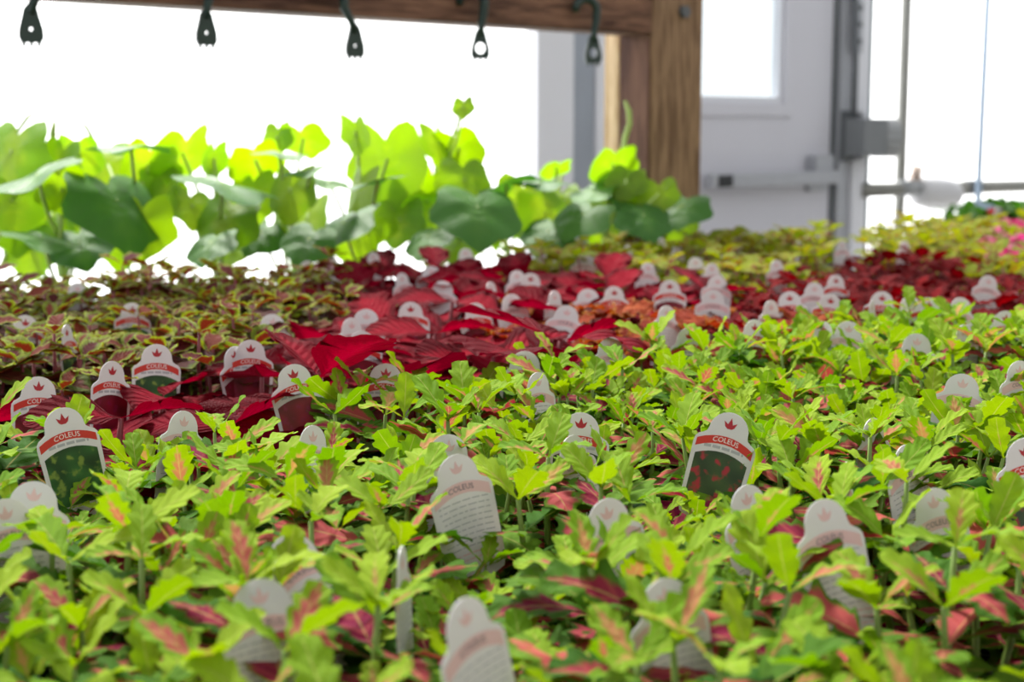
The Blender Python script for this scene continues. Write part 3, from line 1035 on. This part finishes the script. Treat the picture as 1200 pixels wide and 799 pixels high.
# ------------------------------------------------------------------ where the tags stand
# x, y of the top of the head, side shown, yaw, sideways tilt, lean back, own label
TAGS = [
    (962, 585, 'B', 38, -6, 14, 'white tag showing its text side, leaning among green leaves'),
    (860, 484, 'F', -12, 13, 8, 'white tag tilted over with its red COLEUS banner clear above crimson leaves'),
    (1200, 513, 'F', 30, -6, 6, 'upright white tag with red banner over a green and red leaf picture'),
    (682, 464, 'F', 0, 4, 4, None), (668, 490, 'B', 50, -8, 6, None), (531, 533, 'B', 30, -10, 6, None),
    (330, 601, 'B', 35, -16, 22, None), (300, 648, 'B', -10, -12, 14, None), (40, 540, 'B', -10, 4, 18, None), (2, 560, 'B', 20, -4, 8, None),
    (70, 478, 'F', 12, -10, 6, 'white tag with red banner over a dark green picture beside red coleus'),
    (366, 478, 'B', 48, 8, 6, None), (526, 488, 'B', 20, 6, 12, None), (216, 462, 'B', 40, 14, 6, None),
    (708, 560, 'B', 35, -10, 6, None), (872, 545, 'B', 45, -10, 8, None), (776, 648, 'B', 35, -6, 8, None), (540, 702, 'B', 52, -10, 8, None),
    (470, 612, 'B', 80, 2, 2, None), (1092, 548, 'B', 40, -8, 8, None), (1060, 500, 'B', 55, -6, 6, None), (993, 518, 'B', 78, 8, 2, None),
    (1023, 470, 'B', 58, 0, 4, None),
    (341, 427, 'F', 6, -11, 6, 'large clear white tag with red banner over a crimson leaf picture'),
    (453, 418, 'F', -5, 4, 10, None), (616, 404, 'F', 10, 4, 4, None), (630, 428, 'B', 50, 2, 4, None), (45, 433, 'F', 15, 5, 8, None),
    (132, 423, 'F', 42, 10, 4, None), (77, 380, 'F', 68, -2, 3, None), (184, 403, 'F', 10, 4, 6, None), (294, 398, 'F', 12, 4, 5, None),
    (273, 399, 'F', 40, -8, 5, None), (321, 362, 'B', 15, 12, 14, None), (424, 381, 'F', 18, 4, 5, None), (430, 356, 'B', 0, 5, 12, None),
    (481, 348, 'F', 5, 0, 5, None), (556, 349, 'F', 32, -4, 5, None), (605, 312, 'B', 35, -4, 4, None), (622, 315, 'F', 15, 2, 5, None),
    (685, 293, 'B', 5, 2, 5, None), (598, 339, 'B', 30, -6, 6, None), (716, 388, 'B', 30, 4, 6, None), (690, 333, 'B', 5, 5, 14, None),
    (666, 352, 'B', 0, 10, 16, None), (650, 335, 'B', 55, 6, 4, None), (785, 323, 'F', 5, 0, 5, None), (836, 334, 'B', 5, 2, 6, None),
    (842, 318, 'B', 20, 8, 6, None), (834, 304, 'B', 40, 0, 6, None), (782, 352, 'B', 45, 8, 4, None), (808, 377, 'F', 25, 2, 4, None),
    (885, 368, 'F', 35, 6, 6, None), (965, 370, 'F', 48, 4, 5, None), (996, 370, 'B', 15, 8, 8, None), (1076, 384, 'B', 10, 6, 12, None),
    (1065, 341, 'F', 35, -6, 6, None), (1090, 343, 'F', 20, 10, 8, None), (1142, 372, 'B', 0, 4, 10, None), (1128, 374, 'B', 60, -4, 4, None),
    (1180, 358, 'F', 8, 2, 5, None), (980, 317, 'F', 35, 4, 5, None), (955, 326, 'B', 25, 4, 6, None), (975, 339, 'F', 15, 10, 6, None),
    (925, 336, 'F', 10, -2, 14, None), (904, 346, 'B', 50, 6, 4, None), (1128, 343, 'B', 30, 12, 8, None), (1160, 318, 'B', 30, 12, 6, None),
    (1035, 336, 'F', 10, 6, 6, None), (1022, 346, 'B', 75, 2, 2, None), (385, 294, 'B', 20, -4, 6, None), (360, 301, 'B', 30, 2, 8, None),
    (437, 291, 'B', 45, 2, 5, None), (545, 287, 'B', 30, -4, 6, None), (506, 307, 'B', 10, 6, 14, None), (520, 324, 'B', 0, 8, 16, None),
    (775, 275, 'B', 60, 0, 3, None), (793, 281, 'B', 55, 0, 3, None), (830, 268, 'B', 55, 2, 3, None), (735, 283, 'B', 62, 0, 3, None),
    (760, 303, 'B', 35, 8, 6, None), (815, 297, 'B', 30, 0, 6, None), (868, 266, 'B', 60, 2, 3, None), (987, 278, 'B', 50, 2, 3, None),
    (30, 363, 'F', 20, 8, 8, None), (155, 349, 'F', 20, 6, 12, None), (90, 326, 'B', 30, 6, 14, None), (412, 366, 'B', 40, 6, 6, None),
    (1195, 415, 'B', 40, 0, 6, None), (1130, 430, 'B', 10, 8, 14, None), (910, 300, 'B', 45, 2, 4, None), (1060, 278, 'B', 50, 2, 3, None),
    (470, 315, 'B', 50, -4, 5, None), (575, 325, 'B', 60, 4, 5, None), (720, 330, 'F', 25, 4, 8, None), (610, 285, 'B', 40, 4, 5, None),
]
TAG_TOP_Z = CAM_Z - 0.208
OPEN_TAGS = {(962, 585), (860, 484), (1200, 513), (341, 427), (70, 478), (132, 423), (184, 403), (294, 398), (77, 380), (540, 702), (531, 533)}
V_WORD = {'A': 'feathery green', 'B': 'broad red', 'C': 'rust orange', 'D': 'dark maroon', 'E': 'bronze', 'F': 'yellow green', 'G': 'magenta'}
tag_points = []
for (tx, ty, side, yaw, tilt, lean, lab) in TAGS:
    tag_points.append((at_z(tx, ty, TAG_TOP_Z), side, (tx, ty) in OPEN_TAGS))

rnd = random.Random(11)
counts = {}
tray_kinds = {}
TRAY_FLOOR = 0.002
grid = {}
for i in range(-8, 60):
    for j in range(-3, 21):
        a = i * SP_
        b = j * SP_
        if b > 2.10 or b < -0.18 or a > 5.9 or a < -0.6:
            continue
        p = W(a, b, 0)
        if p.y < 0.42:
            continue
        px, py = pix(Vector((p.x, p.y, 0.975)))
        if px < -130 or px > 1330 or py > 960:
            continue
        if p.y < 0.62 and abs(p.x) > 0.42:
            continue
        kind = variety(px, py, rnd)
        gap = 960 < px < 1030 and py < 296
        if kind == 'B' and px < 330 and py > 405 and (i * 7 + j * 3) % 5 in (1, 3):
            gap = True
        tray_kinds.setdefault((i // TN_A, j // TN_B), []).append(kind)
        if not gap:
            grid[(i, j)] = [kind, p, rnd.uniform(0.92, 1.12) * (1.06 if kind == 'E' else 1.0), None]


def nearest(q):
    return min(grid, key=lambda g: (grid[g][1].x - q.x) ** 2 + (grid[g][1].y - q.y) ** 2)


for q, side, is_open in tag_points:
    g = nearest(q)
    if grid[g][3] is None:
        grid[g][3] = side
    toward = Vector((-q.x, -q.y, 0)).normalized()
    g2 = nearest(q + toward * 0.075)
    if not is_open and grid[g2][0] == 'A':
        grid[g2][2] = max(grid[g2][2], 1.16)
for q, side, is_open in tag_points:
    if is_open:                               # low growth in front of the tags that stand clear
        toward = Vector((-q.x, -q.y, 0)).normalized()
        for d_ in (0.0, 0.05, 0.11, 0.16):
            g2 = nearest(q + toward * d_)
            if grid[g2][0] == 'A':
                grid[g2][2] = min(grid[g2][2], 0.76 if d_ < 0.12 else 0.88)
# two big red plants standing above the rest
for px, py, sc in ((668, 386, 1.42), (365, 425, 1.30)):
    g = nearest(at_z(px, py, 0.985))
    grid[g][0] = 'B'
    grid[g][2] = sc
for (i, j), (kind, p, s, tg) in grid.items():
    root = place(kind, Vector((p.x, p.y, BENCH_Z + TRAY_FLOOR)), rnd.uniform(0, 2 * PI), s, rnd)
    counts[kind] = counts.get(kind, 0) + 1
    nb = [grid[q][0] for q in ((i, j + 1), (i + 1, j), (i - 1, j), (i, j - 1)) if q in grid and grid[q][0] != kind]
    lab = root['label']
    if s >= 1.3 and kind == 'B':
        lab = 'tall potted coleus with very large spreading crimson leaves'
    if kind == 'A' and s >= 1.10:
        lab = 'tall ' + lab
    if tg == 'F':
        lab += ', tag facing out'
    elif tg == 'B':
        lab += ', tag turned round'
    if nb:
        lab += ', beside %s coleus' % V_WORD[nb[0]]
    elif j >= 19:
        lab += ', along the bench edge'
    root['label'] = lab
    if s >= 1.3 and kind == 'B':
        root['group'] = 'tallest red coleus pots'
TRAY_WORD = {'A': 'feathery green', 'B': 'broad red', 'C': 'rust orange', 'D': 'dark maroon', 'E': 'bronze', 'F': 'yellow green', 'G': 'magenta'}
for (ti, tj), ks in tray_kinds.items():
    k = max(set(ks), key=ks.count)
    a = (ti * TN_A + (TN_A - 1) / 2) * SP_
    b = (tj * TN_B + (TN_B - 1) / 2) * SP_
    o = obj('carry_tray', TRAY, None, W(a, b, BENCH_Z), ROT)
    tag(o, 'black plastic carry tray holding pots of %s coleus' % TRAY_WORD[k], 'tray', 'trays of %s coleus' % TRAY_WORD[k])
print('plants', counts, 'trays', len(tray_kinds))

# ------------------------------------------------------------------ plant tags
TW = 0.047
# outline, in units of the tag width, x across, y downward from the top of the head


def tag_outline():
    pts = []
    hr = 0.315
    for k in range(13):                      # round head, from left neck over the top to right neck
        a = PI + PI * k / 12
        pts.append((hr * math.cos(a), hr + hr * math.sin(a) * 1.0))
    right = [(0.33, 0.37), (0.38, 0.41), (0.45, 0.45), (0.49, 0.51), (0.50, 0.58), (0.47, 1.60), (0.42, 1.72), (0.17, 1.80), (0.12, 2.3), (0.02, 2.55)]
    pts += right
    pts += [(-x, y) for x, y in reversed(right)]
    return pts


TAG_TH = 0.0006
bm = bmesh.new()
add_prism(bm, [(x * TW, -y * TW) for x, y in tag_outline()], -TAG_TH / 2, TAG_TH / 2)
TAG_CARD = to_mesh('tag_card', bm, M['card'])


def bow(x, sag=0.16):                        # the printed bands arch: lower at the sides
    return sag * (x / 0.5) ** 2


def band_mesh(name, mat, y0, y1, half, side, n=8, y1_flat=None):
    """printed band on the front (side=-1) or back (side=1) of the tag"""
    bm = bmesh.new()
    top, bot = [], []
    off = side * (TAG_TH / 2 + 0.00012)
    for k in range(n + 1):
        x = -half + 2 * half * k / n
        top.append(bm.verts.new((x * TW, off, -(y0 + bow(x)) * TW)))
        yb = y1_flat if y1_flat is not None else y1 + bow(x)
        xb = x * (0.96 if y1_flat else 1.0)
        bot.append(bm.verts.new((xb * TW, off, -yb * TW)))
    for k in range(n):
        f = (top[k], top[k + 1], bot[k + 1], bot[k])
        bm.faces.new(f if side > 0 else f[::-1])
    me = bpy.data.meshes.new(name)
    bm.to_mesh(me)
    bm.free()
    me.materials.append(mat)
    return me


def text_mesh(name, txt, mat, size, cy, side, arch=True):
    cu = bpy.data.curves.new(name, 'FONT')
    cu.body = txt
    cu.size = size
    cu.align_x = 'CENTER'
    cu.align_y = 'CENTER'
    cu.resolution_u = 2
    to = bpy.data.objects.new(name, cu)
    COL.objects.link(to)
    dg = bpy.context.evaluated_depsgraph_get()
    me = bpy.data.meshes.new_from_object(to.evaluated_get(dg))
    COL.objects.unlink(to)
    bpy.data.objects.remove(to)
    off = side * (TAG_TH / 2 + 0.00028)
    for v in me.vertices:
        x, y = v.co.x, v.co.y
        v.co = Vector((x * TW * (-side), off, (y - cy - (bow(x) if arch else 0)) * TW))
    me.name = name
    me.materials.clear()
    me.materials.append(mat)
    return me


def logo_mesh(side, mat):
    """small three-pointed flame emblem"""
    bm = bmesh.new()
    off = side * (TAG_TH / 2 + 0.00012)
    pts = [(0, .085), (.030, .165), (.040, .19), (.105, .15), (.075, .235), (.035, .265), (-.035, .265), (-.075, .235), (-.105, .15), (-.040, .19), (-.030, .165)]
    c = bm.verts.new((0, off, -0.225 * TW))
    vs = [bm.verts.new((x * TW, off, -y * TW)) for x, y in pts]
    for k in range(len(vs)):
        bm.faces.new((c, vs[k], vs[(k + 1) % len(vs)]))
    me = bpy.data.meshes.new('emblem')
    bm.to_mesh(me)
    bm.free()
    me.materials.append(mat)
    return me


def lines_mesh(rows, side, mat, half=0.40, th=0.017):
    """rows of tiny illegible print, as broken strokes"""
    rr = random.Random(5)
    bm = bmesh.new()
    off = side * (TAG_TH / 2 + 0.00012)
    for y in rows:
        x = -half
        while x < half - 0.02:
            wlen = rr.uniform(0.05, 0.15)
            x1 = min(x + wlen, half)
            q = []
            for xx, yy in ((x, y), (x1, y), (x1, y + th), (x, y + th)):
                q.append(bm.verts.new((xx * TW, off, -(yy + bow(xx, 0.05)) * TW)))
            bm.faces.new(q)
            x = x1 + 0.025
    me = bpy.data.meshes.new('small_print')
    bm.to_mesh(me)
    bm.free()
    me.materials.append(mat)
    return me


T_BANNER = band_mesh('banner', M['print_red'], 0.39, 0.52, 0.455, -1)
T_TEXT = text_mesh('lettering', 'COLEUS', M['print_white'], 0.115, 0.455, -1)
T_NAME = text_mesh('name_lettering', 'Coleus', M['print_grey'], 0.085, 0.575, -1)
T_LOGO = logo_mesh(-1, M['print_logo'])
T_NAMELINE = lines_mesh([0.56], -1, M['print_grey'], 0.32, 0.045)
T_PHOTO = {k: band_mesh('picture', m, 0.645, 1.5, 0.425, -1, y1_flat=1.58) for k, m in PHOTO.items()}
B_BAND = band_mesh('back_banner', M['print_pink'], 0.39, 0.55, 0.45, 1)
B_TEXT = text_mesh('back_lettering', 'COLEUS', M['print_dark'], 0.11, 0.47, 1)
B_LOGO = logo_mesh(1, M['print_pink'])
B_LINES = lines_mesh([0.64, 0.72, 0.80, 0.88, 0.96, 1.04, 1.12, 1.20, 1.28], 1, M['print_grey'])
B_LINES2 = lines_mesh([1.38, 1.46, 1.54], 1, M['print_pink'])

PHOTO_OF = {'A': 'feather', 'B': 'red', 'C': 'rust', 'D': 'red', 'E': 'green', 'F': 'green', 'G': 'red'}
rt = random.Random(21)
for (tx, ty, side, yaw, tilt, lean, lab) in TAGS:
    top = at_z(tx, ty, TAG_TOP_Z)
    if (tx, ty) not in OPEN_TAGS:          # pushed deeper into the pot
        top.z -= 0.013 if ty > 455 else 0.006
    k = variety(tx, ty + 12, rt)
    fx = top.x / top.y
    face = -math.atan(fx)                       # turns the front squarely to the camera
    yw = face + R(yaw) + (PI if side == 'B' else 0)
    sgn = -1 if side == 'B' else 1
    rot = Euler((R(-lean) * sgn, R(tilt) * sgn, yw), 'XYZ')
    root = empty('plant_tag', top, rot)
    if side == 'F':
        label = lab or 'white plant tag with red banner facing out among the %s coleus' % V_WORD[k]
        grp = 'tags facing out among the %s coleus' % V_WORD[k]
    else:
        label = lab or 'white plant tag showing its pale text side among the %s coleus' % V_WORD[k]
        grp = 'tags turned round among the %s coleus' % V_WORD[k]
    tag(root, label, 'plant tag', grp)
    obj('tag_card', TAG_CARD, root)
    if side == 'F' or abs(yaw) > 60:
        bn = obj('banner', T_BANNER, root)
        obj('lettering', T_TEXT, bn)
        obj('emblem', T_LOGO, root)
        obj('small_print', T_NAMELINE, root)
        ph = PHOTO_OF[k]
        if (tx, ty) in ((70, 478), (184, 403), (808, 377)):
            ph = 'green'
        obj('picture', T_PHOTO[ph], root)
    if side == 'B' or abs(yaw) > 60:
        bn = obj('back_banner', B_BAND, root)
        obj('back_lettering', B_TEXT, bn)
        obj('back_emblem', B_LOGO, root)
        obj('back_print', B_LINES, root)
        obj('back_print', B_LINES2, root)

# ------------------------------------------------------------------ squash plants


def squash_leaf(seed, cup=0.10, mat='squash'):
    rr = random.Random(seed)
    n = 30
    verts = [(0, 0, 0)]
    uvs = [(0.5, 0.1)]
    ph = rr.random() * 6
    for ring, f in enumerate((0.35, 0.7, 1.0)):
        for k in range(n + 1):
            a = -PI + 2 * PI * k / n          # 0 = tip direction (+y)
            lob = 0.93 + 0.07 * math.cos(5 * a) * (1 if abs(a) < 2.6 else 0.3)
            rad = 0.52 * lob * (1.12 - 0.12 * abs(a) / PI)
            if abs(a) > 2.55:                  # notch where the stalk joins
                rad *= 1 - 0.55 * (abs(a) - 2.55) / (PI - 2.55)
            rad *= 1 + 0.035 * math.sin(9 * a + ph) * (ring == 2)
            r = rad * f
            x, y = r * math.sin(a), r * math.cos(a)
            z = -cup * (r / 0.5) ** 2 + 0.025 * f * math.sin(3 * a + ph) - 0.012 * f * math.cos(5 * a) + 0.05 * abs(x)
            verts.append((x, y, z))
            uvs.append((0.5 + 0.5 * x / 0.55, 0.15 + 0.8 * (y + .3) / 0.9))
    faces = []
    m = n + 1
    for k in range(n):
        faces.append((0, 1 + k + 1, 1 + k))
        for ring in range(2):
            b0 = 1 + ring * m + k
            faces.append((b0, b0 + 1, b0 + m + 1, b0 + m))
    me = bpy.data.meshes.new('squash_leaf')
    me.from_pydata(verts, [], faces)
    ul = me.uv_layers.new(name='UVMap')
    for lp in me.loops:
        ul.data[lp.index].uv = uvs[lp.vertex_index]
    for p in me.polygons:
        p.use_smooth = True
    me.materials.append(M[mat])
    return me


SQ = [squash_leaf(s, c) for s, c in ((1, .04), (2, .08), (3, .11), (4, .0))]
SQ_SHADED = [squash_leaf(s, c, 'squash_shaded') for s, c in ((5, .02), (6, .05), (7, .09))]
BIGPOT = pot_mesh(0.17, 0.085, 0.06, 'pot')
BIGSOIL = soil_mesh(0.078, 9)
# centre x, y, width in px, pose: f = hangs facing the camera, e = nearly level (edge on), d = tipped forward, u = upright, back to the light
SQL = [
    (12, 185, 90, 'f'), (42, 207, 100, 'e'), (140, 243, 118, 'd'), (150, 172, 85, 'e2'), (212, 186, 78, 'u'), (128, 200, 85, 'f'), (172, 200, 75, 'u'),
    (15, 240, 75, 'f'), (58, 250, 75, 'f'), (100, 262, 66, 'u'), (50, 280, 85, 'e'), (165, 268, 75, 'f'), (265, 217, 115, 'e'), (262, 262, 78, 'f'),
    (225, 245, 55, 'f'), (303, 276, 55, 'd'), (325, 163, 38, 'f'), (357, 166, 55, 'u'), (330, 180, 66, 'e'), (300, 192, 60, 'u'), (365, 200, 60, 'e'),
    (418, 158, 45, 'u'), (455, 195, 95, 'u'), (340, 228, 66, 'f'), (385, 215, 50, 'e'), (296, 232, 60, 'f'), (420, 232, 70, 'f'), (398, 266, 85, 'd'),
    (438, 214, 70, 'e'), (540, 178, 60, 'u'), (515, 172, 55, 'f'), (500, 242, 80, 'f'), (468, 262, 60, 'f'), (560, 250, 95, 'd'), (543, 127, 26, 'f'),
    (590, 216, 70, 'e'), (612, 238, 66, 'f'), (545, 215, 60, 'f'), (635, 216, 66, 'e'), (640, 255, 66, 'f'), (658, 240, 48, 'f'), (680, 255, 66, 'd'),
    (697, 225, 55, 'e'), (718, 197, 55, 'u'), (733, 214, 45, 'f'), (738, 240, 66, 'e'), (772, 231, 44, 'f'), (757, 256, 66, 'd'), (800, 244, 60, 'd'),
    (650, 199, 36, 'u'), (480, 225, 60, 'u'), (575, 268, 50, 'f'), (360, 255, 60, 'f'), (75, 225, 60, 'u'), (20, 270, 60, 'f'), (700, 262, 55, 'f'),
    (435, 262, 55, 'f'), (530, 268, 55, 'u'), (330, 265, 40, 'u'), (790, 258, 55, 'f'), (190, 222, 55, 'f'), (95, 185, 55, 'u'), (250, 190, 45, 'u'),
    (610, 258, 60, 'u'), (720, 228, 55, 'f'), (35, 292, 70, 'f'), (95, 288, 66, 'd'), (140, 286, 60, 'f'), (245, 288, 60, 'd'), (275, 290, 50, 'f'),
    (360, 285, 60, 'd'), (420, 285, 60, 'f'), (500, 280, 60, 'd'), (540, 285, 60, 'f'), (640, 275, 60, 'd'), (190, 240, 60, 'f'), (70, 195, 60, 'f'),
]
POSES = {'f': (68, 30), 'e': (4, 12), 'e2': (-8, 10), 'd': (40, 12), 'u': (112, 30)}


def z_depth(px):
    return lerp_table([(-40, 2.72), (200, 2.72), (400, 2.85), (560, 3.02), (690, 3.18), (720, 3.14), (760, 3.10), (850, 3.12)], px)


rq = random.Random(31)
plants = []
for px in (-20, 70, 165, 255, 340, 425, 505, 590, 655, 708):
    zd = lerp_table([(-40, 2.78), (200, 2.80), (400, 3.0), (560, 3.3), (690, 3.62), (760, 3.85)], px)
    q = at_depth(px, 300, zd)
    plants.append((px, Vector((q.x, q.y, 0.702))))
leaves_of = {k: [] for k in range(len(plants))}
for lf in SQL:
    k = min(range(len(plants)), key=lambda i: abs(plants[i][0] - lf[0]) + rq.uniform(0, 15))
    leaves_of[k].append(lf)
for k, (px, base) in enumerate(plants):
    root = empty('squash_plant', base)
    tag(root, {0: 'large leaved squash plant at the outer end of its row', 1: 'large leaved squash plant with a thick young tendril at its top', 2: 'large leaved squash plant with one wide dark drooping leaf', 6: 'large leaved squash plant with one small leaf high on a thin stalk', 8: 'large leaved squash plant before the pale wall post', 9: 'squash plant with a long pale tendril curling before the timber post'}.get(k, 'large leaved squash plant glowing yellow green against the white wall'), 'potted plant', 'squash plants beyond the rack')
    obj('pot', BIGPOT, root)
    obj('soil', BIGSOIL, root, (0, 0, 0.15))
    bm = bmesh.new()
    add_tube(bm, [(0, 0, 0.148), (0.01, 0, 0.22), (-0.008, 0.006, 0.30), (0.006, 0, 0.40)], [0.008, 0.007, 0.006, 0.004], 8)
    obj('stem', to_mesh('stem', bm, M['petiole'], True), root)
    for (lx, ly, lw, pose) in leaves_of[k]:
        dep = z_depth(lx) + rq.uniform(-0.10, 0.16) * (1 if lx < 690 else 0.3)
        if pose[0] in 'de':
            dep -= (0.14 if pose == 'd' else 0.18) if lx < 690 else 0.02
        c = at_depth(lx, ly, dep)
        size = lw / F_PX * dep * (0.98 if pose != 'e' else 0.95)
        tilt, jit = POSES[pose]
        tilt = R(tilt + rq.uniform(-jit, jit) * 0.5)
        az = rq.uniform(-0.9, 0.9)
        # local +y is the leaf tip; for tilt 0 the tip points at the camera, level; larger tilt drops the tip
        m = Matrix.Rotation(az, 4, 'Z') @ Matrix.Rotation(PI, 4, 'Z') @ Matrix.Rotation(-tilt, 4, 'X')
        if pose == 'u':
            m = Matrix.Rotation(az, 4, 'Z') @ Matrix.Rotation(-R(60 + rq.uniform(-25, 25)), 4, 'X')
        m = m @ Matrix.Rotation(rq.uniform(-.4, .4), 4, 'Y')
        attach = c - (m @ Vector((0, 0.10 * size, 0)))
        loc = attach - base
        obj('leaf', rq.choice(SQ) if pose[0] not in 'ed' else (rq.choice(SQ_SHADED[:2]) if pose[0] == 'e' else SQ_SHADED[2]), root, loc, m.to_euler(), size * 1.12)
        s0 = Vector((0, 0, min(0.38, max(0.2, loc.z - 0.12))))
        mid = s0.lerp(loc, 0.55) + Vector((0, 0, -0.015 if loc.z > s0.z + .05 else 0.03))
        if lx > 715:                          # round the near side of the post
            mid = at_depth(706, 292, 3.10) - base
        bm = bmesh.new()
        add_tube(bm, [s0, s0.lerp(mid, .5), mid, loc], [0.0045, 0.004, 0.0035, 0.003], 6)
        obj('petiole', to_mesh('petiole', bm, M['petiole'], True), root)

# tendrils
def tendril(plant_px, pixels, depth, rad):
    k = min(range(len(plants)), key=lambda i: abs(plants[i][0] - plant_px))
    root = [o for o in COL.objects if o.name.startswith('squash_plant')][k]
    pts = [at_depth(x, y, depth) - plants[k][1] for x, y in pixels]
    bm = bmesh.new()
    add_tube(bm, pts, [rad] * (len(pts) - 1) + [rad * 0.5], 6)
    obj('tendril', to_mesh('tendril', bm, M['petiole'], True), root)


tendril(735, [(712, 235), (727, 200), (730, 178), (733, 160), (738, 145), (737, 130), (732, 118)], 3.22, 0.006)
tendril(70, [(10, 180), (20, 155), (32, 138), (47, 127)], 2.75, 0.0035)
tendril(70, [(62, 175), (62, 155), (64, 142)], 2.75, 0.006)
tendril(165, [(110, 165), (102, 150), (90, 138)], 2.75, 0.0035)
tendril(505, [(520, 200), (535, 165), (543, 132)], 3.0, 0.003)

# ------------------------------------------------------------------ green plants on the bench beyond
bench('far metal bench under small green seedlings', 6.1, 7.8, 1.2, 2.6, 0.74)
HERB = [plant_recipe(800 + k, 6, 0.11, 0.05, 4, 'herb', 'herb', 0.075, 0.05, M['stem_green'], (20, 60), tip_leaves=4) for k in range(3)]
rh = random.Random(51)
for px in (1128, 1142, 1156, 1172, 1186, 1200, 1214, 1149, 1179, 1205):
    dep = rh.uniform(5.0, 5.5)
    q = at_depth(px, 300, dep)
    root = empty('seedling_pot', (q.x, q.y, 0.741), (0, 0, RZ))
    tag(root, 'small bushy green seedling pot on the far bench', 'potted plant', 'green seedlings on the far bench')
    obj('pot', POT, root)
    obj('soil', SOIL[0], root, (0, 0, SOIL_Z))
    for nm, me, loc, e, sc in rh.choice(HERB):
        obj(nm, me, root, loc, e, sc)
